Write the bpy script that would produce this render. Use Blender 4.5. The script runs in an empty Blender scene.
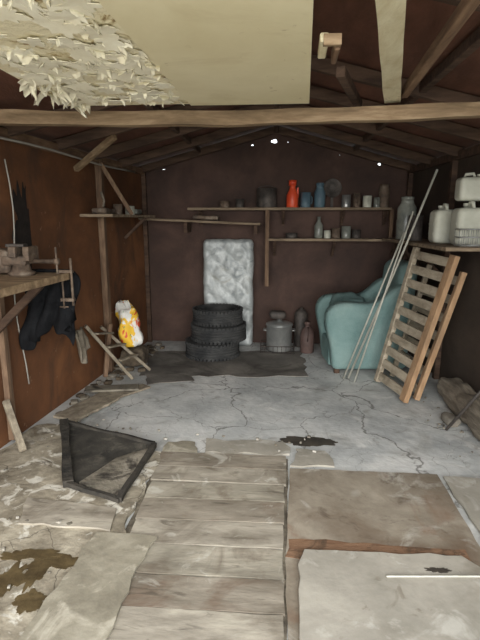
import bpy, bmesh, math, random
from mathutils import Vector, Matrix, noise, Euler
random.seed(7)
R=random.uniform
def lin(c):
    return tuple(((v/255)/12.92 if v/255<=0.04045 else ((v/255+0.055)/1.055)**2.4) for v in c)+(1,)

# ---------------------------------------------------------------- materials
def M(name,c1,c2=None,c3=None,scale=4,rough=.85,bump=.3,metal=0,stretch=(1,1,1),bscale=40,detail=8,lo=.35,hi=.65,dist=0.3,spec=.3,trans=0):
    m=bpy.data.materials.new(name); m.use_nodes=True
    nt=m.node_tree; N=nt.nodes; L=nt.links
    b=N['Principled BSDF']; b.inputs['Roughness'].default_value=rough; b.inputs['Metallic'].default_value=metal
    b.inputs['Specular IOR Level'].default_value=spec
    if trans: b.inputs['Transmission Weight'].default_value=trans
    tc=N.new('ShaderNodeTexCoord'); mp=N.new('ShaderNodeMapping'); mp.inputs['Scale'].default_value=stretch
    L.new(tc.outputs['Object'],mp.inputs['Vector'])
    n=N.new('ShaderNodeTexNoise'); n.inputs['Scale'].default_value=scale; n.inputs['Detail'].default_value=detail
    n.inputs['Roughness'].default_value=.65; n.inputs['Distortion'].default_value=dist
    L.new(mp.outputs[0],n.inputs['Vector'])
    r=N.new('ShaderNodeValToRGB'); e=r.color_ramp.elements
    e[0].position=lo; e[0].color=lin(c1); e[1].position=hi; e[1].color=lin(c2 or c1)
    if c3:
        x=e.new((lo+hi)/2); x.color=lin(c3)
    L.new(n.outputs['Fac'],r.inputs['Fac']); L.new(r.outputs['Color'],b.inputs['Base Color'])
    n2=N.new('ShaderNodeTexNoise'); n2.inputs['Scale'].default_value=bscale; n2.inputs['Detail'].default_value=6
    L.new(mp.outputs[0],n2.inputs['Vector'])
    bp=N.new('ShaderNodeBump'); bp.inputs['Strength'].default_value=bump; bp.inputs['Distance'].default_value=.02
    L.new(n2.outputs['Fac'],bp.inputs['Height']); L.new(bp.outputs[0],b.inputs['Normal'])
    return m
def mixin(m,color,scale,lo,hi,seed=0,stretch=(1,1,1),kind='noise',dist=1.0,amount=1.0):
    """overlay a second colour where a noise mask passes lo..hi"""
    nt=m.node_tree;N=nt.nodes;L=nt.links;b=N['Principled BSDF']
    src=b.inputs['Base Color'].links[0].from_socket
    tc=N.new('ShaderNodeTexCoord');mp=N.new('ShaderNodeMapping');mp.inputs['Location'].default_value=(seed,seed*1.7,0);mp.inputs['Scale'].default_value=stretch
    L.new(tc.outputs['Object'],mp.inputs['Vector'])
    mr=N.new('ShaderNodeMapRange');mr.inputs['From Min'].default_value=lo;mr.inputs['From Max'].default_value=hi;mr.inputs['To Max'].default_value=amount
    if kind=='noise':
        n=N.new('ShaderNodeTexNoise');n.inputs['Scale'].default_value=scale;n.inputs['Detail'].default_value=7;n.inputs['Roughness'].default_value=.6;n.inputs['Distortion'].default_value=dist
        L.new(mp.outputs[0],n.inputs['Vector']);L.new(n.outputs['Fac'],mr.inputs['Value'])
    else: # cracks
        nn=N.new('ShaderNodeTexNoise');nn.inputs['Scale'].default_value=2.5;nn.inputs['Detail'].default_value=8
        L.new(mp.outputs[0],nn.inputs['Vector'])
        ad=N.new('ShaderNodeVectorMath');ad.operation='MULTIPLY_ADD';ad.inputs[1].default_value=(.55,.55,.0)
        L.new(nn.outputs['Color'],ad.inputs[0]);L.new(mp.outputs[0],ad.inputs[2])
        n=N.new('ShaderNodeTexVoronoi');n.feature='DISTANCE_TO_EDGE';n.inputs['Scale'].default_value=scale
        L.new(ad.outputs[0],n.inputs['Vector']);L.new(n.outputs['Distance'],mr.inputs['Value'])
    mx=N.new('ShaderNodeMix');mx.data_type='RGBA'
    L.new(mr.outputs[0],mx.inputs['Factor']);L.new(src,mx.inputs[6]);mx.inputs[7].default_value=lin(color)
    L.new(mx.outputs[2],b.inputs['Base Color'])
    return m

floor_m=M('floor_concrete',(158,160,160),(204,204,201),(184,186,184),scale=1.8,rough=.8,bump=.3,bscale=14,spec=.35)
mixin(floor_m,(222,221,216),3.2,.54,.68,3,amount=.6)
mixin(floor_m,(130,128,122),1.3,.56,.72,9,amount=.75)
mixin(floor_m,(136,132,125),7,.60,.68,14,amount=.5)
mixin(floor_m,(112,110,106),1.1,.006,.002,1,kind='crack',amount=.8)
mixin(floor_m,(116,113,108),1.9,.005,.0015,7,kind='crack',amount=.5)
conc_l=M('rough_concrete',(104,96,82),(172,164,146),(138,130,114),scale=4,rough=.95,bump=.6,bscale=14)
mixin(conc_l,(200,196,184),6,.56,.62,5,amount=.9)
mixin(conc_l,(88,76,58),2.5,.58,.70,2,amount=.8)
mixin(conc_l,(66,60,52),2.2,.006,.002,4,kind='crack',amount=.7)
plank_m=M('weathered_plank',(116,110,98),(168,161,146),(144,138,124),scale=2.2,stretch=(1,3.2,3),rough=.85,bump=.18,bscale=9)
mixin(plank_m,(92,78,64),2.6,.52,.68,6,amount=.8)
plank2_m=M('weathered_plank_b',(106,98,86),(156,148,134),(134,126,113),scale=2.2,stretch=(1,3.2,3),rough=.85,bump=.18,bscale=9)
mixin(plank2_m,(98,76,60),2.4,.52,.70,8,amount=.75)
plank3_m=M('weathered_plank_c',(126,119,106),(174,167,152),(150,143,130),scale=2.6,stretch=(1,3,3),rough=.85,bump=.18,bscale=9)
mixin(plank3_m,(102,92,78),3.2,.54,.7,12,amount=.8)
for m_ in (plank_m,plank2_m,plank3_m):
    mixin(m_,(188,185,174),5,.60,.68,31,amount=.6); mixin(m_,(80,73,63),9,.60,.68,17,stretch=(.5,2,1),amount=.6)
sheet_m=M('plywood_stained',(112,101,87),(158,149,134),(136,127,113),scale=2.2,rough=.7,bump=.15,bscale=20)
mixin(sheet_m,(102,86,71),1.8,.50,.66,11,amount=.8)
mixin(sheet_m,(178,174,164),3,.54,.66,15,amount=.8)
mixin(sheet_m,(84,72,61),7,.58,.70,19,amount=.7)
mixin(sheet_m,(118,87,66),2.6,.58,.70,27,amount=.6)
sheet_edge=M('plywood_raw',(108,82,64),(138,110,88),scale=5,stretch=(1,6,1),rough=.9,spec=.1)
mixin(sheet_edge,(84,70,58),4,.5,.6,3)
slab_m=M('pale_slab',(134,130,119),(172,167,155),(154,149,138),scale=1.6,rough=.85,bump=.15,bscale=16)
mixin(slab_m,(112,104,90),1.6,.52,.68,3,amount=.75)
mixin(slab_m,(190,187,178),4,.56,.66,8,amount=.6)
mixin(slab_m,(104,92,76),8,.62,.70,18,amount=.5)
slabg_m=M('grey_slab',(118,112,98),(160,154,138),(140,134,118),scale=3,rough=.85,bump=.25,bscale=20)
mixin(slabg_m,(182,176,160),5,.58,.66,8,amount=.7)
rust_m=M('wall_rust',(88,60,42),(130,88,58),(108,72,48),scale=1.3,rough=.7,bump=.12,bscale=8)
mixin(rust_m,(68,52,43),2.2,.52,.72,4,stretch=(1,1,.5))
mixin(rust_m,(150,124,100),14,.66,.70,12,amount=.5)
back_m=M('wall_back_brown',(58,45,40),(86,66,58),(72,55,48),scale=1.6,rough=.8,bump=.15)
right_m=M('wall_right_brown',(56,48,41),(80,68,58),(67,57,49),scale=1.4,rough=.85,bump=.2)
roof_m=M('roof_boards',(88,58,46),(120,82,66),(102,70,56),scale=1.5,stretch=(3,1,1),rough=.85,bump=.2)
timber_m=M('old_timber',(112,94,72),(162,140,112),(138,116,90),scale=3,stretch=(1,6,6),rough=.85,bump=.3,bscale=8)
timber_y=M('old_timber_y',(92,72,56),(140,114,90),(116,92,72),scale=3,stretch=(6,1,6),rough=.85,bump=.3,bscale=8)
timber_z=M('old_timber_z',(88,70,56),(134,110,88),(110,88,70),scale=3,stretch=(6,6,1),rough=.85,bump=.3,bscale=8)
dtimber_m=M('dark_timber',(62,48,40),(96,76,62),scale=3,stretch=(1,6,6),rough=.85,bump=.3)
shelf_m=M('shelf_wood',(100,86,70),(150,132,110),scale=3,stretch=(1,8,8),rough=.85,bump=.3)
pine_m=M('pine',(144,114,86),(178,146,114),(160,129,98),scale=2.5,stretch=(7,7,1),rough=.8,bump=.2)
mixin(pine_m,(112,94,76),4,.54,.7,3,amount=.6)
palslat=M('slat_wood',(140,128,110),(182,170,150),scale=3,stretch=(6,1,6),rough=.85,bump=.3)
mixin(palslat,(110,98,82),5,.54,.68,3,amount=.7)
greywood=M('grey_scrap_wood',(110,100,86),(156,146,128),scale=4,stretch=(3,3,3),rough=.9,bump=.3)
logwood=M('rough_log_wood',(96,88,77),(146,136,120),(118,109,96),scale=3,stretch=(6,1,6),rough=.95,bump=.7,bscale=8)
cream_m=M('cream_paint',(212,200,162),(226,216,182),(219,208,172),scale=1.5,rough=.6,bump=.1,bscale=6)
mixin(cream_m,(194,178,138),1.6,.56,.70,2,amount=.7)
mixin(cream_m,(176,158,120),12,.66,.70,6,amount=.6)
peel_m=M('peeling_ground',(146,122,84),(226,216,184),(208,194,154),scale=7,rough=.85,bump=.5,lo=.36,hi=.48,dist=1.2)
flake_m=M('paint_flake',(222,214,188),(240,235,214),scale=8,rough=.7,bump=.05)
worn_m=M('worn_cream_timber',(194,180,144),(220,212,182),scale=4,stretch=(3,1,3),rough=.75,bump=.3)
mixin(worn_m,(124,100,72),5,.60,.66,7)
rubber=M('tyre_rubber',(36,37,38),(64,64,63),scale=6,rough=.8,bump=.3,bscale=60)
foil=M('foil_wrap',(136,142,142),(182,186,184),scale=7,rough=.45,bump=.5,bscale=10,metal=.1,spec=.6,dist=1.5)
mixin(foil,(136,132,116),3,.58,.72,5)
alu=M('aluminium_pot',(150,152,150),(190,190,186),scale=4,rough=.4,metal=.7,bump=.1)
darkmetal=M('dark_metal',(58,55,53),(96,89,83),scale=9,rough=.6,metal=.3,bump=.3)
rustmetal=M('rusty_metal',(84,74,66),(138,126,112),(110,94,80),scale=10,rough=.7,metal=.3,bump=.5)
teal=M('teal_fabric',(100,127,125),(130,152,148),(115,140,137),scale=2.5,rough=.95,bump=.35,bscale=70)
tealdk=M('teal_fabric_worn',(84,108,106),(110,133,130),scale=3,rough=.95,bump=.3,bscale=70)
orange=M('orange_plastic',(206,70,40),(226,92,54),scale=5,rough=.4,bump=.03,spec=.5)
bluep=M('blue_plastic',(74,94,106),(98,122,132),scale=4,rough=.45,bump=.05)
whitep=M('white_plastic',(180,180,164),(208,208,194),scale=3,rough=.5,bump=.08)
mixin(whitep,(156,148,124),3,.56,.72,5)
redcan=M('dull_red_can',(74,60,56),(104,84,78),scale=5,rough=.6,bump=.1)
glassy=M('dusty_glass',(104,108,102),(142,144,134),scale=6,rough=.25,bump=.05,spec=.6)
navy=M('black_cloth',(18,18,20),(33,34,36),scale=8,rough=.95,bump=.4,spec=.1)
blackm=M('black_panel',(46,45,43),(76,73,67),scale=5,rough=.95,bump=.2,spec=.1)
mixin(blackm,(122,116,105),4,.52,.72,3,amount=.7)
dusty=M('dusty_board',(96,92,82),(142,135,122),(120,114,102),scale=5,rough=.95,bump=.4,spec=.1)
mixin(dusty,(66,62,57),3.5,.52,.62,3)
blackrim=M('black_rim',(44,43,41),(72,68,62),scale=8,rough=.95,bump=.4,spec=.1)
card=M('wet_cardboard',(92,88,83),(132,127,119),(110,106,100),scale=2,rough=.9,bump=.3,bscale=15)
mixin(card,(76,72,67),1.6,.52,.66,5)
rag=M('grey_rag',(100,92,80),(140,130,114),scale=10,rough=.95,bump=.6)
oil=M('oil_stain',(50,46,42),(80,74,66),scale=7,rough=.5,bump=.1,spec=.4)
damp=M('damp_stain',(60,50,34),(98,84,58),scale=7,rough=.5,bump=.2,spec=.4)
dirt=M('debris_dirt',(60,52,44),(108,96,80),scale=12,rough=1,bump=.8)
blockm=M('concrete_block',(98,93,85),(140,133,121),scale=4,rough=.95,bump=.7,bscale=18)
outdoor=M('outdoor_ground',(176,170,154),(204,198,182),scale=3,rough=.95,bump=.3)
rodw=M('pale_rod',(156,154,142),(188,186,174),scale=5,rough=.5,bump=.1)
cable_m=M('cable',(150,146,136),(170,166,156),scale=4,rough=.6,bump=0)
soot=M('soot',(32,29,27),(52,45,40),scale=6,rough=.9)
gapm=M('gap_dirt',(76,70,61),(138,130,115),(104,97,85),scale=7,rough=1)
bag_m=M('printed_bag',(226,224,216),(238,236,230),scale=3,rough=.5,bump=.3,bscale=18)
mixin(bag_m,(236,190,60),5.5,.53,.55,13); mixin(bag_m,(214,84,52),7,.585,.60,2); mixin(bag_m,(110,150,90),8,.62,.64,21)

# ---------------------------------------------------------------- mesh builder
class B:
    def __init__(s): s.bm=bmesh.new(); s.mats=[]
    def _add(s,t,mat,M4=None,smooth=False):
        if mat not in s.mats: s.mats.append(mat)
        i=s.mats.index(mat)
        if M4 is not None: t.transform(M4)
        bmesh.ops.recalc_face_normals(t,faces=t.faces)
        for f in t.faces: f.material_index=i; f.smooth=smooth
        me=bpy.data.meshes.new('tmp'); t.to_mesh(me); t.free(); s.bm.from_mesh(me); bpy.data.meshes.remove(me)
        return s
    def box(s,c,d,mat,rot=(0,0,0),bev=0,seg=2):
        t=bmesh.new(); bmesh.ops.create_cube(t,size=1); t.transform(Matrix.Diagonal((*d,1)))
        if bev: bmesh.ops.bevel(t,geom=t.edges[:],offset=bev,segments=seg,affect='EDGES',profile=.5)
        return s._add(t,mat,Matrix.Translation(c)@Euler(rot).to_matrix().to_4x4(),smooth=False)
    def beam(s,p0,p1,w,h,mat,bev=.004,roll=0,sag=0,rough=0,n=1):
        p0=Vector(p0);p1=Vector(p1);L=(p1-p0).length
        t=bmesh.new(); bmesh.ops.create_cube(t,size=1); t.transform(Matrix.Diagonal((w,L,h,1)))
        if n>1:
            ed=[e for e in t.edges if abs((e.verts[0].co-e.verts[1].co).y)>L*.5]
            bmesh.ops.subdivide_edges(t,edges=ed,cuts=n)
            for v in t.verts:
                k=v.co.y/L*2; v.co.z-=sag*(1-k*k)
                v.co.x+=rough*noise.noise(Vector((v.co.y*3,v.co.x*9,p0.x))); v.co.z+=rough*noise.noise(Vector((v.co.y*3,7+v.co.z*9,p0.y)))
        elif bev: bmesh.ops.bevel(t,geom=t.edges[:],offset=bev,segments=1,affect='EDGES')
        q=(p1-p0).to_track_quat('Y','Z')
        return s._add(t,mat,Matrix.Translation((p0+p1)/2)@q.to_matrix().to_4x4()@Matrix.Rotation(roll,4,'Y'))
    def rbox(s,c,d,r,mat,rot=(0,0,0),cuts=12,amp=0,ns=6,shape=None):
        t=bmesh.new(); bmesh.ops.create_cube(t,size=2)
        bmesh.ops.subdivide_edges(t,edges=t.edges[:],cuts=cuts,use_grid_fill=True)
        h=Vector(d)/2; r=min(r,min(h)*.98)
        for v in t.verts:
            p=Vector((math.sin(v.co[i]*math.pi/2)*h[i] for i in range(3)))
            q=Vector((max(-(h[i]-r),min(h[i]-r,p[i])) for i in range(3)))
            n=(p-q); n=n.normalized() if n.length>1e-7 else Vector((0,0,0))
            if n.length==0: n=v.co.normalized()
            o=q+n*r if (p-q).length>1e-7 else p
            if amp: o=o+n*amp*noise.fractal(o*ns+Vector(c)*3,1,2,3)
            if shape: o=shape(o,h)
            v.co=o
        return s._add(t,mat,Matrix.Translation(c)@Euler(rot).to_matrix().to_4x4(),smooth=True)
    def lathe(s,prof,c,mat,rot=(0,0,0),n=28,closed=False,caps=True,sc=(1,1,1),smooth=True):
        t=bmesh.new(); rings=[]
        for (r,z) in prof:
            rings.append([t.verts.new((r*math.cos(2*math.pi*i/n),r*math.sin(2*math.pi*i/n),z)) for i in range(n)])
        m=len(rings)
        for a in range(m if closed else m-1):
            A=rings[a];Bq=rings[(a+1)%m]
            for i in range(n): t.faces.new((A[i],A[(i+1)%n],Bq[(i+1)%n],Bq[i]))
        if not closed and caps:
            if prof[0][0]>1e-4: t.faces.new(rings[0][::-1])
            if prof[-1][0]>1e-4: t.faces.new(rings[-1])
        bmesh.ops.remove_doubles(t,verts=t.verts[:],dist=1e-6)
        return s._add(t,mat,Matrix.Translation(c)@Euler(rot).to_matrix().to_4x4()@Matrix.Diagonal((*sc,1)),smooth=smooth)
    def tube(s,pts,r,mat,n=8,closed=False):
        t=bmesh.new(); P=[Vector(p) for p in pts]; rings=[]
        for i,p in enumerate(P):
            if closed: d=P[(i+1)%len(P)]-P[i-1]
            else: d=P[min(i+1,len(P)-1)]-P[max(i-1,0)]
            d.normalize(); u=d.cross(Vector((0.123,.3,1))).normalized() if abs(d.z)<.99 else d.cross(Vector((1,0,0))).normalized(); w=d.cross(u)
            rings.append([t.verts.new(p+r*(math.cos(2*math.pi*k/n)*u+math.sin(2*math.pi*k/n)*w)) for k in range(n)])
        m=len(P)
        for a in range(m if closed else m-1):
            A=rings[a];Q=rings[(a+1)%m]
            for i in range(n): t.faces.new((A[i],A[(i+1)%n],Q[(i+1)%n],Q[i]))
        if not closed: t.faces.new(rings[0][::-1]); t.faces.new(rings[-1])
        return s._add(t,mat,smooth=True)
    def prism(s,pts,th,mat,M4=None,bev=0,seg=3,smooth=False):
        """2D polygon in XY extruded to +z th"""
        t=bmesh.new(); vs=[t.verts.new((p[0],p[1],0)) for p in pts]; f=t.faces.new(vs)
        e=bmesh.ops.extrude_face_region(t,geom=[f]); bmesh.ops.translate(t,verts=[v for v in e['geom'] if isinstance(v,bmesh.types.BMVert)],vec=(0,0,th))
        bmesh.ops.recalc_face_normals(t,faces=t.faces)
        if bev: bmesh.ops.bevel(t,geom=t.edges[:],offset=bev,segments=seg,affect='EDGES',profile=.5)
        return s._add(t,mat,M4,smooth)
    def done(s,name,ang=True):
        vs=[v.co for v in s.bm.verts]
        mn=Vector((min(v[i] for v in vs) for i in range(3)));mx=Vector((max(v[i] for v in vs) for i in range(3)))
        o=Vector(((mn.x+mx.x)/2,(mn.y+mx.y)/2,mn.z))
        s.bm.transform(Matrix.Translation(-o))
        me=bpy.data.meshes.new(name); s.bm.to_mesh(me); s.bm.free()
        for m in s.mats: me.materials.append(m)
        ob=bpy.data.objects.new(name,me); ob.location=o; bpy.context.scene.collection.objects.link(ob)
        return ob
def adopt(parent,child):
    bpy.context.view_layer.update()
    child.parent=parent; child.matrix_parent_inverse=parent.matrix_world.inverted()
def jag(pts,amp=.015,step=.08,seed=0):
    out=[];n=len(pts)
    for i in range(n):
        a=Vector(pts[i]);b=Vector(pts[(i+1)%n]);k=max(1,int((b-a).length/step));d=(b-a).normalized();nn=Vector((-d.y,d.x))
        for j in range(k):
            p=a+(b-a)*j/k
            out.append(tuple(p+nn*amp*noise.noise(Vector((p.x*9+seed,p.y*9,seed)))*2))
    return out
def blob(cx,cy,rx,ry,n=60,seed=0,rough=.5,fr=1.6):
    f=lambda a:1+rough*noise.fractal(Vector((math.cos(a)*fr+seed,math.sin(a)*fr,seed)),1,2,4)
    return [(cx+rx*math.cos(a)*f(a),cy+ry*math.sin(a)*f(a)) for a in [2*math.pi*i/n for i in range(n)]]
T=Matrix.Translation

def xl(y): return -1.62-(6-y)*.0825
def xr(y): return 1.58+(6-y)*.055
EZ=2.16; RZ=2.62; Y0=.3; YB=6.0

# ---------------------------------------------------------------- shell
B().box((0,2.9,-.05),(4.6,6.9,.1),floor_m).done('floor')
B().box((0,0,-.11),(40,40,.1),outdoor).done('ground')
def wall(name,fx,sgn,mat):
    a=fx(Y0);b=fx(YB+.06);t=.06*sgn
    pts=[(a,Y0),(b,YB+.06),(b+t,YB+.06),(a+t,Y0)]
    if sgn<0: pts=pts[::-1]
    return B().prism(pts,EZ,mat).done(name)
WL=wall('wall_left',xl,-1,rust_m)
WR=wall('wall_right',xr,1,right_m)
bw=B()
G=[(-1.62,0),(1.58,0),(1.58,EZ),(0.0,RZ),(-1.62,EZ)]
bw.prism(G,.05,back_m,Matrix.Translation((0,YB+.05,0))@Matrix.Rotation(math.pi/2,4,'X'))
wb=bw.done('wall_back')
cut=[(-.28,2.42,.016,.009),(-.02,2.46,.036,.022),(.14,2.45,.010,.006),(.45,2.38,.02,.003),(1.22,2.19,.024,.014),(-1.36,2.15,.03,.004),(.75,2.30,.010,.004)]
for i,(x,z,a,c) in enumerate(cut):
    t=bmesh.new(); pts=blob(x,z,a,c,14,i,.5)
    vs=[t.verts.new((p[0],5.9,p[1])) for p in pts]; f=t.faces.new(vs)
    e=bmesh.ops.extrude_face_region(t,geom=[f]); bmesh.ops.translate(t,verts=[v for v in e['geom'] if isinstance(v,bmesh.types.BMVert)],vec=(0,.3,0))
    bmesh.ops.recalc_face_normals(t,faces=t.faces)
    me=bpy.data.meshes.new('cut');t.to_mesh(me);t.free();co=bpy.data.objects.new('cut',me);bpy.context.scene.collection.objects.link(co)
    md=wb.modifiers.new('b','BOOLEAN');md.operation='DIFFERENCE';md.object=co;md.solver='EXACT'
    bpy.context.view_layer.objects.active=wb
    bpy.ops.object.modifier_apply(modifier='b'); bpy.data.objects.remove(co)
def quadslab(b,q,th,mat):
    t=bmesh.new(); lo=[t.verts.new(p) for p in q]; hi=[t.verts.new((p[0],p[1],p[2]+th)) for p in q]
    t.faces.new(lo[::-1]);t.faces.new(hi)
    for i in range(4): t.faces.new((lo[i],lo[(i+1)%4],hi[(i+1)%4],hi[i]))
    b._add(t,mat)
ro=B()
quadslab(ro,[(xl(Y0)-.1,Y0,EZ-.0),(0,Y0,RZ+.02),(0,YB+.1,RZ+.02),(xl(YB)-.1,YB+.1,EZ-.0)],.04,roof_m)
quadslab(ro,[(xr(Y0)+.1,Y0,EZ-.0),(0,Y0,RZ+.02),(0,YB+.1,RZ+.02),(xr(YB)+.1,YB+.1,EZ-.0)],.04,roof_m)
ro.done('ceiling')
rf=B()
for y in (.75,2.1,3.3,3.95,4.6,5.25,5.88):
    rf.beam((xl(y)+.01,y,EZ-.03),(0,y,RZ-.05),.05,.08,dtimber_m)
    rf.beam((xr(y)-.01,y,EZ-.03),(0,y,RZ-.05),.05,.08,dtimber_m)
for x in (-.9,.9): rf.beam((x,.4,2.35),(x,5.9,2.35),.045,.06,dtimber_m)
rf.beam((0,.4,RZ-.04),(0,5.95,RZ-.04),.04,.1,dtimber_m)
rf.done('roof_rafters')
B().beam((xl(2.9)+.01,2.9,2.150),(xr(2.9)-.01,2.9,2.170),.075,.075,timber_m,sag=.045,rough=.012,n=40).done('tie_beam')
fr=B()
fr.box((xl(4.7)+.035,4.7,1.07),(.06,.075,2.14),timber_z,bev=.004)
fr.box((xl(5.95)+.03,5.95,1.07),(.05,.05,2.14),dtimber_m)
fr.beam((xl(4.7)+.05,4.7,2.08),(-1.42,4.8,1.6),.04,.04,timber_z)
fr.beam((xl(4.1)+.04,4.25,1.98),(-1.28,3.95,2.2),.045,.045,timber_m)
fr.beam((xl(.5)+.03,.5,EZ-.05),(xl(5.9)+.03,5.9,EZ-.05),.05,.07,timber_y)
fr.done('wall_frame')
f2=B()
f2.beam((xr(.5)-.03,.5,EZ-.05),(xr(5.9)-.03,5.9,EZ-.05),.05,.07,dtimber_m)
for y in (2.4,3.4,4.7,5.9): f2.box((xr(y)-.03,y,1.05),(.05,.06,2.1),dtimber_m)
f2.done('wall_frame')
# ---------------------------------------------------------------- up and over door panel, opened overhead
dp=B(); PZ=2.145
quadslab(dp,[(-.53,.61,PZ),(.045,.61,PZ),(.170,2.71,PZ),(-.455,2.71,PZ)],.035,cream_m)
quadslab(dp,[(-1.13,.61,PZ+.008),(-.536,.61,PZ+.008),(-.461,2.71,PZ+.008),(-1.13,2.71,PZ+.008)],.03,peel_m)
dp.box((-.48,2.69,PZ+.055),(1.28,.05,.04),timber_m)
dp.mats.append(flake_m)
def inx(y): return -.535+.035*(y-.6)
for i in range(300):
    y=R(.75,2.69); x=R(-1.13,inx(y)-.01) if i%5 else R(-1.13,-.98)
    if noise.noise(Vector((x*4,y*4,0)))>.15: continue
    big=random.random()<.5
    w=R(.035,.08) if big else R(.012,.025); Ln=R(.03,.06)*(1.6 if x<-.95 else 1); a=R(0,6.28); curl=R(.3,2.2)
    t=bmesh.new(); px,pz,th=0,0,-R(.02,.35); rows=[]
    K=5; tw=R(-.3,.3); J=4; jg=[R(.45,1.15) for _ in range(J+1)]
    for k in range(K+1):
        ww=w*(1-.35*(k/K)**2)
        rows.append([t.verts.new((px*jg[q],(q/J-.5)*ww+tw*px,pz*jg[q])) for q in range(J+1)])
        px+=math.cos(th)*Ln/K; pz+=math.sin(th)*Ln/K; th-=curl/K
    for k in range(K):
        for q in range(J): t.faces.new((rows[k][q],rows[k][q+1],rows[k+1][q+1],rows[k+1][q]))
    dp._add(t,flake_m,T((x,y,PZ+.009))@Matrix.Rotation(a,4,'Z'),True)
for i in range(200):
    y=R(.8,2.64); x=R(-1.08,inx(y)-.05)
    dp.prism(blob(x,y,R(.02,.07),R(.02,.08),26,i*3.1,.9,2.2),.003,flake_m,T((0,0,PZ+.0045-R(0,.006)))@T((x,y,0))@Matrix.Rotation(R(-.12,.12),4,'X')@T((-x,-y,0)))
dp.done('garage_door')
br=B()
br.beam((.158,1.80,PZ+.01),(.165,1.98,PZ+.01),.03,.03,worn_m); br.beam((.205,1.82,PZ+.0),(.21,1.98,PZ+.0),.02,.05,timber_y)
br.box((.185,1.80,PZ+.0),(.06,.02,.035),timber_m)
br.done('door_bracket')
B().beam((.27,1.35,2.20),(.645,2.93,2.215),.085,.05,worn_m,rough=.004,n=20).done('door_rail')
B().beam((.62,1.5,2.27),(.70,2.9,2.23),.04,.05,timber_y).done('roof_batten')
B().beam((.30,2.5,2.24),(.52,3.3,2.26),.045,.05,dtimber_m).done('roof_batten')

# ---------------------------------------------------------------- floor coverings
B().prism(jag([(-1.95,1.0),(-.74,1.0),(-.74,2.95),(-1.0,3.05),(-1.55,3.35),(-1.80,3.3)],.03,.07,3),.02,conc_l,T((0,0,0))).done('concrete_apron')
pl=[1.30,1.46,1.63,1.82,2.02,2.215,2.41,2.585,2.76,2.95]
pb=B()
pb.prism(jag([(-.73,1.2),(.062,1.2),(.108,2.93),(-.745,2.94)],.008,.08,4),.003,gapm,T((0,0,.001)))
for i in range(len(pl)-1):
    y0,y1=pl[i]+.005,pl[i+1]-.005
    l=-.685-.05*(i/8)+R(-.025,.015); r=.045+.05*(i/8)+R(-.008,.006); k=R(-.010,.010)
    pb.prism(jag([(l,y0-k),(r,y0+k*.2),(r,y1+k*.2),(l,y1-k)],.004,.06,i),.012,[plank_m,plank2_m,plank3_m][(i*2)%3],T((0,0,.005+R(0,.0015))))
pb.done('plank_walkway')
sp=B()
sp.prism(jag([(.072,1.1),(.072,1.95),(.117,2.79),(1.02,2.78),(.98,1.1)],.004,.1,2),.012,sheet_m,T((0,0,.003)))
sp.prism(jag([(.078,1.97),(.09,2.10),(.93,2.08),(.92,1.97)],.014,.06,2),.002,sheet_edge,T((0,0,.0145)))
sp.done('plywood_sheet')
B().prism(jag([(1.04,1.1),(1.05,2.76),(1.62,2.72),(1.70,1.1)],.01,.1,2),.014,slab_m,T((0,0,.003))).done('concrete_slab')
B().prism(jag([(.10,1.0),(.125,1.9),(.16,2.0),(.88,2.01),(.94,1.93),(1.0,1.0)],.008,.07,8),.022,slab_m,T((0,0,.0168)),bev=.004,seg=2).done('concrete_slab')
B().prism(jag([(-1.36,2.33),(-.82,2.27),(-.80,2.09),(-1.28,2.11)],.012,.06,8),.010,plank3_m,T((0,0,.0205))).done('wood_board')
B().prism(jag([(-.86,2.06),(-.56,2.05),(-.60,1.7),(-.63,1.1),(-.95,1.2)],.012,.06,5),.012,slabg_m,T((0,0,.0205))).done('concrete_slab')
B().prism(jag([(-.47,3.16),(.10,3.18),(.12,2.97),(-.45,2.965)],.02,.05,5),.014,slab_m).done('concrete_slab')
B().prism(jag([(.17,3.08),(.36,3.05),(.40,2.86),(.14,2.83)],.02,.05,9),.012,slab_m).done('concrete_slab')
B().prism(jag([(-.73,3.1),(-.53,3.12),(-.50,2.97),(-.72,2.97)],.02,.05,12),.012,slabg_m).done('concrete_slab')
B().prism(blob(.27,3.2,.20,.075,90,9,.35,2.0),.003,oil,T((0,0,.001))).done('oil_stain')
st=B()
for (x,y,a,c,s_) in ((-1.04,1.80,.05,.12,8),(-.94,1.86,.08,.045,3),(-1.13,1.72,.05,.10,5),(-1.17,1.88,.08,.03,11),(-.98,1.62,.06,.06,14),(-1.08,1.90,.11,.03,21)):
    st.prism(blob(x,y,a,c,90,s_,.5,2.0),.002,damp,T((0,0,.0203+.0004*s_/10)))
st.done('damp_stain')
B().beam((.5,1.84,.045),(.92,1.87,.045),.012,.008,rodw).done('wooden_stick')
B().prism(blob(.74,1.9,.05,.015,60,2,.6,3),.002,oil,T((0,0,.0392))).done('oil_stain')
B().prism(jag([(-1.35,4.55),(.36,4.66),(.34,5.6),(-1.42,5.5)],.03,.1,4),.006,card,T((0,0,.001))).done('flattened_cardboard')
B().prism(jag([(-1.2,4.3),(-.75,4.42),(-.9,4.62),(-1.3,4.6)],.02,.06,4),.006,card,T((0,0,.008))).done('flattened_cardboard')

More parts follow.
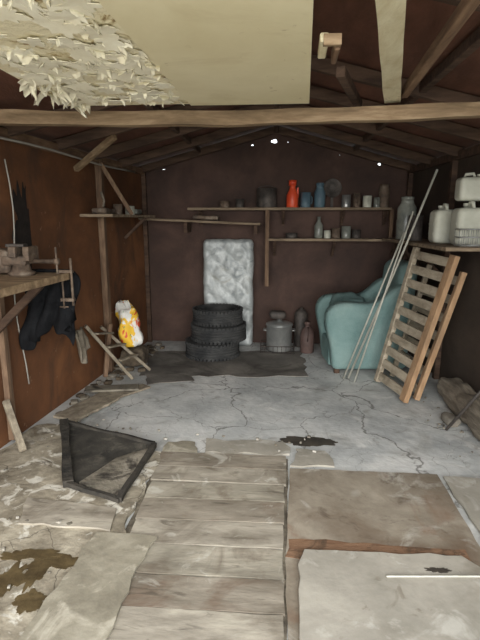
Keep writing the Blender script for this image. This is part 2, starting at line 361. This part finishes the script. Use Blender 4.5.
# ---------------------------------------------------------------- tyres
def tyre(name,c,R0=.31,w=.19,rim=.185,rz=0):
    b=B(); h=w/2
    prof=[(rim,-h*.62),(rim+.02,-h*.85),(rim+.055,-h),(R0-.055,-h*.98),(R0-.02,-h*.86),(R0-.004,-h*.72)]
    g=[(-.5),(-.17),(.17),(.5)]
    for q in g: prof+= [(R0,(q-.05)*h),(R0-.009,(q-.035)*h),(R0-.009,(q+.035)*h),(R0,(q+.05)*h)]
    prof+=[(R0-.004,h*.72),(R0-.02,h*.86),(R0-.055,h*.98),(rim+.055,h),(rim+.02,h*.85),(rim,h*.62),(rim+.012,0)]
    b.lathe(prof,c,rubber,n=56,closed=True)
    for k in range(44):
        a=2*math.pi*k/44
        for sgn in (-1,1):
            b.box((c[0]+(R0-.006)*math.cos(a),c[1]+(R0-.006)*math.sin(a),c[2]+sgn*h*.76),(.02,.026,.035),rubber,rot=(0,0,a))
    return b.done(name)
tyre('tyre',(-.70,5.35,.108))
tyre('tyre',(-.63,5.37,.300),.315)
tyre('tyre',(-.64,5.38,.482),.285,.17)

# ---------------------------------------------------------------- foil wrapped mattress
b=B()
def quilt(o,h):
    s=1 if o.y<0 else -1
    k=abs(math.sin((o.x+o.z)*13))*abs(math.sin((o.x-o.z)*13))
    return o+Vector((.010*noise.noise(Vector((0,o.z*4,2))),-s*(.018*k)+.006*noise.noise(o*14),0))
b.rbox((-.56,5.85,.665),(.61,.14,1.31),.055,foil,rot=(-.04,.0,0),cuts=60,amp=.005,ns=9,shape=quilt)
b.done('foil_wrapped_mattress')

# ---------------------------------------------------------------- pot on wire rack, cans
b=B(); c=(.05,5.62)
for z in (.02,.09):
    b.tube([(c[0]-.2,c[1]-.15,z),(c[0]+.2,c[1]-.15,z),(c[0]+.2,c[1]+.15,z),(c[0]-.2,c[1]+.15,z)],.005,darkmetal,closed=True)
for i in range(9):
    x=c[0]-.2+.05*i; b.tube([(x,c[1]-.15,.09),(x,c[1]-.15,.008),(x,c[1]+.15,.008),(x,c[1]+.15,.09)],.003,darkmetal,n=6)
for i in range(5):
    y=c[1]-.15+.075*i; b.tube([(c[0]-.2,y,.09),(c[0]-.2,y,.012),(c[0]+.2,y,.012),(c[0]+.2,y,.09)],.003,darkmetal,n=6)
b.done('wire_crate')
b=B(); b.lathe([(.0,.0),(.14,.0),(.15,.015),(.152,.30),(.16,.305),(.16,.312),(.145,.315),(.14,.02),(.0,.02)],(c[0]+.02,c[1],.018),alu,n=40)
b.lathe([(.16,.318),(.155,.325),(.10,.345),(.03,.352),(.03,.37),(.0,.375)],(c[0]+.02,c[1],.018),alu,n=40)
for s in (-1,1): b.tube([(c[0]+.02+s*.15,c[1]-.05,.26),(c[0]+.02+s*.185,c[1]-.045,.265),(c[0]+.02+s*.185,c[1]+.045,.265),(c[0]+.02+s*.15,c[1]+.05,.26)],.007,alu)
b.done('cooking_pot')
b=B(); b.rbox((.05,5.62,.445),(.2,.14,.10),.045,darkmetal,cuts=8,amp=.01); b.done('rag_bundle')
def jerry(name,x,y,z,w,d,h,mat,rot=0,capm=None):
    b=B(); m=Matrix.Translation((x,y,z))@Matrix.Rotation(rot,4,'Z')
    e=(0,0,rot)
    b.rbox((x,y,z+h*.43),(w,d,h*.86),min(w,d)*.22,mat,rot=e,cuts=12)
    P=lambda a,bb,cc: tuple(m@Vector((a,bb,cc)))
    b.tube([P(-w*.28,0,h*.84),P(-w*.25,0,h*.97),P(w*.02,0,h*.99),P(w*.08,0,h*.84)],min(w,d)*.08,mat,n=10)
    q=P(w*.3,0,0); b.lathe([(.028,0),(.028,h*.06),(.034,h*.06),(.034,h*.13),(.0,h*.13)],(q[0],q[1],z+h*.84),capm or mat,n=18)
    for s in (-1,1):
        for k in (.25,.5): b.box(P(0,s*d*.5,h*k),(w*.6,.006,.012),mat,rot=e)
    return b.done(name)
b=B(); b.lathe([(0,0),(.07,0),(.08,.012),(.082,.22),(.06,.28),(.03,.31),(.028,.34),(.036,.34),(.036,.37),(0,.37)],(.40,5.55,.008),redcan,n=28)
b.tube([(.40,5.50,.32),(.40,5.46,.30),(.40,5.45,.22),(.40,5.475,.16)],.009,redcan); b.done('plastic_jug')
b=B(); b.lathe([(0,0),(.075,0),(.08,.01),(.08,.42),(.05,.46),(.02,.47),(.02,.49),(0,.49)],(.34,5.87,0.0),darkmetal); b.done('gas_bottle')

# ---------------------------------------------------------------- teal armchair, side on
b=B()
prof=[(.04,.04),(.01,.30),(-.04,.50),(-.05,.60),(-.01,.69),(.08,.735),(.20,.74),(.34,.725),(.46,.74),(.55,.81),(.64,.90),(.74,.93),(.81,.88),(.82,.5),(.80,.04)]
def arm(y,th,mat):
    b.prism(prof,th,mat,T((0,y,0))@Matrix.Rotation(math.pi/2,4,'X'),bev=.055,seg=6,smooth=True)
arm(0.0+.18,.18,teal); arm(.72,.18,teal)
def backs(o,h):
    k=(o.z+h.z)/(2*h.z)
    return Vector((o.x+.07*k*k+.03*math.cos(o.y*4),o.y*(1-.12*k*k),o.z))
b.rbox((.72,.36,.64),(.20,.68,.98),.09,teal,cuts=20,amp=.008,ns=4,shape=backs)
b.rbox((.34,.36,.42),(.62,.40,.20),.07,teal,cuts=14,amp=.012)
b.box((.38,.36,.18),(.72,.42,.26),teal,bev=.02)
for s in ((.09,.06),(.09,.66),(.72,.06),(.72,.66)): b.box((s[0],s[1],.022),(.05,.05,.045),dtimber_m)
ch=b.done('armchair')
ch.data.transform(Matrix.Rotation(math.radians(5),4,'Z')); ch.location=(.97,5.14,0.0)
b=B()
def drape(o,h): return Vector((o.x,o.y,o.z+.02*math.sin(o.x*11+1)+.015*math.sin(o.y*13)))
b.rbox((.80,5.13,.63),(.36,.34,.24),.08,tealdk,cuts=18,amp=.03,ns=5,rot=(0,.2,.1),shape=drape); cu=b.done('seat_cushion'); adopt(ch,cu)

# ---------------------------------------------------------------- leaning pallet + frames
def ladder(name,a0,a1,c0,c1,n,ms,mr,sw=.08,st=.03,rw=.075,both=True):
    b=B(); a0,a1,c0,c1=map(Vector,(a0,a1,c0,c1))
    up=(a1-a0).normalized(); ac=(c0-a0).normalized(); nrm=up.cross(ac).normalized()
    def bx(p,q,w,t,mat,off):
        L=(q-p).length; d=(q-p).normalized(); z=nrm; x=d.cross(z).normalized(); z=x.cross(d)
        m=Matrix((x,d,z)).transposed().to_4x4(); m.translation=(p+q)/2+nrm*off
        t_=bmesh.new(); bmesh.ops.create_cube(t_,size=1); t_.transform(Matrix.Diagonal((w,L,t,1))); bmesh.ops.bevel(t_,geom=t_.edges[:],offset=.003,segments=1,affect='EDGES'); b._add(t_,mat,m)
    bx(a0,a1,sw,.045,ms,0); bx(c0,c1,sw*.7,.045,palslat,0)
    if both: bx((a0+c0)/2,(a1+c1)/2,sw*.8,.045,ms,0)
    for i in range(n):
        f=(i+.5)/n; p=a0.lerp(a1,f);q=c0.lerp(c1,f)
        bx(p+ac*.02,q+ac*.03,rw,st,mr,0)
    return b.done(name)
ladder('wooden_pallet',(1.12,3.97,.03),(1.44,3.97,1.27),(1.00,4.48,.03),(1.31,4.58,1.30),10,pine_m,palslat,sw=.085,both=False)
ladder('wooden_bed_slats',(1.24,4.02,.03),(1.545,4.04,1.13),(1.18,4.65,.03),(1.47,4.68,1.13),7,pine_m,palslat,sw=.05,both=False)

# poles
B().tube([(.75,4.62,0.01),(1.17,4.46,1.30)]+[(1.375,4.38,1.97)],.010,rodw).done('metal_rod')
B().tube([(.79,4.50,0.01),(1.19,4.35,1.62)],.008,rodw).done('metal_rod')
B().tube([(.70,4.60,0.01),(1.15,4.44,1.44)],.008,rodw).done('metal_rod')
B().tube([(1.30,3.45,0.01),(1.66,3.3,.66)],.012,darkmetal).done('metal_rod')

# ---------------------------------------------------------------- shelves
b=B()
b.box((.15,5.86,1.675),(2.36,.24,.028),shelf_m); b.box((.72,5.84,1.32),(1.6,.28,.028),shelf_m)
b.box((-.09,5.80,1.22),(.045,.04,.92),timber_z)
b.box((1.34,5.78,1.5),(.04,.04,.34),timber_z)
for x in (-.9,.1,.8,1.3):
    b.beam((x,5.97,1.5),(x,5.78,1.655),.03,.02,dtimber_m); b.box((x,5.975,1.58),(.035,.03,.2),dtimber_m)
for x in (.0,.7,1.4): b.beam((x,5.97,1.12),(x,5.74,1.30),.03,.02,dtimber_m)
b.done('back_shelf')
b=B(); b.beam((-1.58,5.70,1.56),(-.16,5.62,1.50),.2,.025,shelf_m); b.box((-1.05,5.72,1.47),(.04,.04,.14),dtimber_m)
b.box((-.22,5.80,1.44),(.04,.3,.10),dtimber_m); b.box((-1.05,5.85,1.46),(.04,.28,.12),dtimber_m); b.done('shelf_board')
b=B(); b.prism([(xl(4.3)+.01,4.3),(-1.45,4.3),(-1.38,5.58),(xl(5.58)+.01,5.58)],.025,shelf_m,T((0,0,1.575)));
b.beam((xl(5.3)+.02,5.3,1.35),(-1.42,5.3,1.57),.03,.03,dtimber_m); b.done('left_shelf')
b=B(); b.prism([(1.27,3.7),(xr(3.7)-.01,3.7),(xr(5.65)-.01,5.65),(1.22,5.65)],.028,shelf_m,T((0,0,1.32)))
for y in (4.75,5.3): b.beam((xr(y)-.02,y,1.0),(1.32,y,1.31),.03,.03,dtimber_m)
b.done('right_shelf')

def L(name,prof,c,mat,**k):
    b=B(); b.lathe(prof,c,mat,**k); return b
UZ=1.690; LZ=1.335; SY=5.86
def cyl(r,h,t=.004): return [(0,0),(r*.96,0),(r,.006),(r,h),(r-t,h),(r-t,.01),(0,.01)]
b=L('',cyl(.12,.22),(-.10,SY,UZ),darkmetal); b.tube([(-.10+.12*math.cos(a),SY-.0,UZ+.2+.05*math.sin(a)) for a in [math.pi*i/10 for i in range(11)]],.004,darkmetal); b.done('stock_pot')
b=L('',[(0,0),(.065,0),(.07,.01),(.068,.14),(.05,.18),(.035,.22),(.035,.25),(.045,.25),(.045,.31),(0,.315)],(.20,SY-.02,UZ),orange); b.box((.262,SY-.02,UZ+.17),(.02,.03,.12),orange,bev=.006); b.done('orange_bottle')
b=L('',cyl(.06,.17),(.355,SY-.02,UZ),bluep); b.tube([(.415,SY-.02,UZ+.13),(.43,SY-.02,UZ+.11),(.43,SY-.02,UZ+.06),(.415,SY-.02,UZ+.04)],.007,bluep); b.done('blue_mug')
b=L('',[(0,0),(.06,0),(.065,.01),(.065,.17),(.045,.21),(.04,.25),(.046,.25),(.046,.28),(0,.28)],(.52,SY,UZ),bluep); b.done('blue_jar')
b=L('',[(0,0),(.06,0),(.10,.03),(.11,.05),(.105,.05),(.06,.01),(0,.01)],(.67,5.95,UZ+.22),darkmetal,rot=(math.pi/2-.1,0,0)); b.box((.67,5.93,UZ+.062),(.03,.015,.12),darkmetal); b.done('frying_pan')
for x,h,m_,r in ((.82,.14,alu,.05),(1.06,.13,whitep,.05),(1.17,.11,glassy,.035),(.94,.16,rustmetal,.04)):
    b=L('',cyl(r,h),(x,SY-.06,UZ),m_); b.tube([(x,SY-.06-r,UZ+h*.8),(x,SY-.06-r-.022,UZ+h*.7),(x,SY-.06-r-.022,UZ+h*.35),(x,SY-.06-r,UZ+h*.25)],.005,m_); b.done('tin_mug')
b=L('',[(0,0),(.055,0),(.06,.01),(.06,.2),(.05,.23),(.05,.26),(0,.265)],(1.26,SY,UZ),rustmetal); b.done('paint_tin')
for x,h,r,m_ in ((-.6,.08,.06,rustmetal),(-.42,.1,.05,darkmetal)):
    L('',cyl(r,h),(x,SY,UZ),m_).done('tin_can')
b=L('',[(0,0),(.045,0),(.05,.01),(.05,.15),(.02,.2),(.02,.25),(0,.25)],(.52,SY,LZ),glassy); b.done('glass_bottle')
for x,h,r,m_ in ((.72,.12,.05,rustmetal),(.84,.14,.055,glassy),(.96,.10,.05,darkmetal),(.62,.09,.04,whitep),(.2,.06,.07,darkmetal)):
    L('',cyl(r,h),(x,SY-.02,LZ),m_).done('tin_can')
B().rbox((-.8,5.66,1.575),(.30,.12,.05),.02,rustmetal,amp=.005,rot=(0,.04,0)).done('metal_box')
b=B(); b.rbox((-1.6,4.5,1.63),(.14,.28,.05),.02,rustmetal,amp=.008); b.done('tool_box')
b=L('',cyl(.045,.1),(-1.55,4.42+.35,1.601),rustmetal); b.done('small_tin')
b=L('',cyl(.05,.09),(-1.53,5.1,1.601),whitep); b.done('small_tin')
b=B(); b.rbox((-1.54,5.3,1.636),(.12,.2,.06),.02,glassy,amp=.008); b.done('plastic_tub')
B().tube([(-1.58,4.45,1.67),(-1.59,4.5,1.72),(-1.60,4.46,1.80)],.012,rag).done('paint_brush')
RZs=1.35
jerry('jerrycan',1.535,4.00,RZs,.20,.24,.34,whitep,math.pi/2,whitep)
jerry('jerrycan',1.45,4.34,RZs,.20,.20,.33,whitep,math.pi/2,whitep)
jerry('jerrycan',1.545,4.04,RZs+.345,.22,.15,.21,whitep,0.0,whitep)
b=B()
for z in (.0,.06,.12):
    b.tube([(1.38,3.71,RZs+z+.01),(1.62,3.71,RZs+z+.01),(1.62,3.85,RZs+z+.01),(1.38,3.85,RZs+z+.01)],.004,alu,closed=True)
for i in range(8):
    x=1.38+.24*i/7; b.tube([(x,3.71,RZs+.13),(x,3.71,RZs+.006),(x,3.85,RZs+.006),(x,3.85,RZs+.13)],.0025,alu,n=6)
b.done('wire_basket')
b=L('',[(0,0),(.09,0),(.095,.01),(.095,.32),(.07,.36),(.06,.40),(.065,.40),(.065,.43),(0,.435)],(1.36,5.2,RZs),glassy); b.done('glass_jar')
L('',cyl(.08,.2),(1.40,5.45,RZs),rustmetal).done('paint_tin')
L('',cyl(.07,.24),(1.36,4.85,RZs),darkmetal).done('paint_tin')

# ---------------------------------------------------------------- left workbench with vise
b=B(); b.prism([(xl(2.0)+.01,2.0),(-1.42,2.0),(-1.38,3.15),(xl(3.15)+.01,3.15)],.045,timber_m,T((0,0,1.155)))
b.beam((xl(3.0)+.02,3.0,.82),(-1.50,3.0,1.15),.04,.05,dtimber_m)
b.box((xl(3.05)+.03,3.05,.6),(.04,.05,1.15),timber_z); b.done('workbench')
b=B(); v=Vector((-1.62,2.98,1.2))
b.lathe([(0,0),(.08,0),(.085,.02),(.06,.03),(.05,.07),(0,.07)],v,rustmetal)
b.box(v+Vector((-.03,0,.095)),(.16,.09,.06),rustmetal,bev=.012); b.box(v+Vector((-.02,0,.15)),(.05,.14,.07),rustmetal,bev=.008)
b.box(v+Vector((.07,0,.14)),(.04,.14,.09),rustmetal,bev=.008); b.lathe([(0,0),(.014,0),(.014,.16),(.02,.16),(.02,.19),(0,.19)],v+Vector((.06,0,.09)),rustmetal,rot=(0,math.pi/2,0),n=16)
b.tube([v+Vector((.235,0,.01)),v+Vector((.235,0,.18))],.007,rustmetal); b.rbox(v+Vector((-.13,.02,.09)),(.12,.1,.16),.03,rustmetal,amp=.01)
b.box(v+Vector((-.02,0,.19)),(.12,.06,.02),darkmetal,bev=.005); b.done('bench_vise')
b=B(); b.tube([(-1.355,3.12,1.30),(-1.355,3.12,.98)],.009,rustmetal); b.box((-1.39,3.12,1.212),(.09,.03,.02),rustmetal); b.box((-1.39,3.12,1.02),(.09,.03,.02),rustmetal); b.tube([(-1.42,3.12,.96),(-1.42,3.12,1.15)],.006,rustmetal); b.tube([(-1.45,3.12,.97),(-1.39,3.12,.97)],.005,rustmetal); b.done('g_clamp')
b=B(); t=bmesh.new(); nx,nz=40,36; g=[]
for j in range(nz+1):
    row=[]
    for i in range(nx+1):
        u=i/nx; w=j/nz
        wdt=.42*(1-.2*w)+.04*math.sin(w*9); x=-1.58+(u-.5)*wdt+.03*math.sin(w*5)
        y=3.22+.03*math.sin(u*17+w*4)*(.3+w*.7)+.03*noise.noise(Vector((u*5,w*4,0)))
        z=1.22-w*(.50+.09*math.sin(u*6+1)+.08*noise.noise(Vector((u*5,3,1))))
        if j<3: y-=(.03*(3-j)/3)
        row.append(t.verts.new((x,y,z)))
    g.append(row)
for j in range(nz):
    for i in range(nx): t.faces.new((g[j][i],g[j][i+1],g[j+1][i+1],g[j+1][i]))
b._add(t,navy,None,True); b.tube([(-1.48,3.23,1.2),(-1.44,3.235,1.0),(-1.43,3.23,.86),(-1.45,3.22,.78)],.04,navy,n=10); b.tube([(-1.68,3.23,1.2),(-1.70,3.245,1.0),(-1.69,3.24,.86),(-1.71,3.23,.70)],.04,navy,n=10)
ob=b.done('jacket'); md=ob.modifiers.new('s','SOLIDIFY'); md.thickness=.012
b=B(); b.tube([(xl(3.1)+.04+.01*math.sin(k*.7),3.26+.03*math.sin(k*.8),1.95-k*.16) for k in range(11)],.005,cable_m); b.tube([(xl(y)+.07,y,2.07-.01*math.sin(y*3)) for y in [1+.35*i for i in range(14)]],.008,cable_m); ob=b.done('electric_cable'); adopt(WL,ob)
b=B(); m4=Matrix.Translation((xl(3.45)+.004,3.45,1.5))@Matrix.Rotation(math.pi/2,4,'Z')@Matrix.Rotation(math.pi/2,4,'X')
b.prism(blob(0,0,.12,.28,70,2,.8,2.4),.003,soot,m4); ob=b.done('soot_mark'); adopt(WL,ob)

# ---------------------------------------------------------------- left debris: broken crate, bag, rag, boards
b=B()
b.beam((xl(4.2)+.05,4.18,.60),(-1.38,4.42,.02),.06,.03,greywood); b.beam((xl(4.5)+.05,4.5,.52),(-1.28,4.72,.02),.06,.03,greywood)
for f in (.2,.45,.7):
    p=Vector((xl(4.2)+.05,4.18,.60)).lerp(Vector((-1.38,4.42,.02)),f); q=Vector((xl(4.5)+.05,4.5,.52)).lerp(Vector((-1.28,4.72,.02)),f)
    b.beam(p+Vector((0,0,.03)),q+Vector((0,0,.03)),.07,.018,greywood)
b.beam((-1.66,4.45,.02),(-1.60,4.5,.55),.04,.04,timber_z)
b.done('broken_crate')
b=B()
def bagshape(o,h):
    k=(o.z+h.z)/(2*h.z); s=1-.30*k*k+.18*math.sin(k*3.1)
    return Vector((o.x*s+.02*math.sin(o.z*14+o.y*9),o.y*s,o.z+.03*math.sin(o.y*22)*k))
b.rbox((-1.525,4.85,.46),(.20,.25,.44),.05,bag_m,rot=(0,-.18,.5),cuts=24,amp=.03,ns=8,shape=bagshape)
for s in (-1,1): b.tube([(-1.57+s*.03,4.83,.65),(-1.59+s*.03,4.82,.71),(-1.55+s*.04,4.83,.73),(-1.52+s*.03,4.84,.65)],.006,bag_m)
b.done('carrier_bag')
b=B(); b.rbox((-1.49,4.89,.115),(.24,.24,.20),.04,dirt,cuts=10,amp=.03); b.done('sack')
b=B(); t=bmesh.new(); g=[]
for j in range(15):
    row=[]
    for i in range(13):
        u=i/12;w=j/14
        row.append(t.verts.new((xl(4.0)+.07+.05*w+.02*math.sin(u*12+w*3),4.0+(u-.5)*(.22-.06*w),.60-w*(.24+.06*math.sin(u*5))+.01*noise.noise(Vector((u*6,w*6,1))))))
    g.append(row)
for j in range(14):
    for i in range(12): t.faces.new((g[j][i],g[j][i+1],g[j+1][i+1],g[j+1][i]))
b._add(t,rag,None,True); ob=b.done('rag'); md=ob.modifiers.new('s','SOLIDIFY'); md.thickness=.012
B().prism(jag([(-1.72,3.42),(-1.50,3.36),(-1.30,3.95),(-1.52,4.02)],.02,.06,2),.02,greywood,T((0,0,.022))).done('scrap_board')
B().beam((-1.60,3.66,.02),(-1.18,4.22,.02),.12,.02,greywood).done('scrap_board')
B().beam((-1.68,3.98,.06),(-1.22,4.10,.05),.14,.02,dusty).done('scrap_board')
b=B()
for i in range(90):
    y=R(3.4,5.8); x=xl(y)+R(.07,.25)*(1 if random.random()<.8 else 1.5); s=R(.012,.04)
    b.rbox((x,y,s*.4),(s*2,s*R(1,2.4),s),s*.3,random.choice([dirt,dirt,dusty,blockm]),rot=(0,0,R(0,3)),cuts=3,amp=.01,ns=20)
b.done('rubble')
b=B()
for i in range(90):
    x,y=random.choice([(R(-1.7,-.8),R(2.95,3.5)),(R(-1.65,-.9),R(1.6,2.3)),(R(1.2,1.4),R(3.0,4.2)),(R(-1.3,.3),R(3.0,3.3))]); s=R(.004,.014)
    b.rbox((x,y,.022+s*.3),(s*2,s*R(1,2),s),s*.3,random.choice([dusty,blockm,slab_m]),rot=(0,0,R(0,3)),cuts=2,amp=.004,ns=30)
b.done('floor_chips')
B().beam((-1.82,2.98,.34),(-1.66,2.86,.03),.045,.03,greywood).done('wood_offcut')

# ---------------------------------------------------------------- black tray / broken screen
b=B()
A=Vector((-1.545,3.26,.065));C2=Vector((-.80,2.98,.05));D=Vector((-.83,2.33,.04));E=Vector((-1.18,2.46,.04)); mid=Vector((-1.0,2.80,.034))
def patch(P,Q,S,U,mat,n=12,dip=0):
    t=bmesh.new(); g=[]
    for j in range(n+1):
        row=[]
        for i in range(n+1):
            u=i/n;w=j/n; p=(P.lerp(Q,u)).lerp(U.lerp(S,u),w)
            row.append(t.verts.new(p+Vector((0,0,-dip*(16*u*(1-u)*w*(1-w))**.6+.004*noise.noise(p*9)))))
        g.append(row)
    for j in range(n):
        for i in range(n): t.faces.new((g[j][i],g[j][i+1],g[j+1][i+1],g[j+1][i]))
    geom=t.faces[:]
    e=bmesh.ops.extrude_face_region(t,geom=geom); bmesh.ops.translate(t,verts=[v for v in e['geom'] if isinstance(v,bmesh.types.BMVert)],vec=(0,0,-.012))
    b._add(t,mat,None,False)
patch(A,C2,mid,A.lerp(E,.5)+Vector((.02,0,-.012)),blackm)
patch(A.lerp(E,.5)+Vector((.02,0,-.012)),mid,D.lerp(E,.7),E,blackm)
patch(mid+Vector((0,0,.008)),C2.lerp(D,.06)+Vector((0,0,.004)),D+Vector((0,0,.004)),E.lerp(D,.12)+Vector((.02,.03,.010)),dusty,dip=-.008)
for p,q,w_ in ((A,C2,.024),(C2,D,.03),(D,E,.024)): b.beam(p,q,w_,.03,blackrim,rough=.02,n=12)
b.beam(A,E,.06,.045,blackrim,rough=.02,n=12)
b.done('broken_metal_tray')

# right timber lying by the wall
b=B()
def logs(o,h): return Vector((o.x+.012*noise.noise(Vector((o.y*3,0,1))),o.y,o.z+.02*noise.noise(Vector((o.y*2.5,4,o.x*6)))))
b.rbox(((1.45+1.66)/2,3.24,.105),(.20,1.84,.20),.05,logwood,cuts=36,amp=.018,ns=7,shape=logs)
b.done('timber_log')
b=B(); b.rbox((1.38,3.6,.035),(.1,.16,.07),.03,blockm,cuts=8,amp=.02,ns=9); b.done('stone')

# ---------------------------------------------------------------- light and camera
w=bpy.data.worlds.new('sky'); bpy.context.scene.world=w; w.use_nodes=True
bg=w.node_tree.nodes['Background']; bg.inputs[0].default_value=(.90,.95,1.0,1); bg.inputs[1].default_value=3.4
s=bpy.data.lights.new('sun','SUN'); s.energy=6.2; s.angle=math.radians(60); s.color=(1,.97,.92)
so=bpy.data.objects.new('sun',s); so.rotation_euler=(math.radians(68),0,math.radians(5)); bpy.context.scene.collection.objects.link(so)
po=bpy.data.lights.new('portal','AREA'); po.shape='RECTANGLE'; po.size=4; po.size_y=2.3; po.cycles.is_portal=True
pp=bpy.data.objects.new('door_opening_portal',po); pp.location=(0,.28,1.2); pp.rotation_euler=(math.radians(90),0,0); bpy.context.scene.collection.objects.link(pp)
cam=bpy.data.cameras.new('cam'); cam.lens=27; cam.sensor_width=36; cam.clip_start=.02
co=bpy.data.objects.new('camera',cam); co.location=(0,0,1.55); co.rotation_euler=(math.radians(90-11.8),0,math.radians(4.08)); bpy.context.scene.collection.objects.link(co)
bpy.context.scene.camera=co
bpy.context.scene.view_settings.view_transform='Standard'
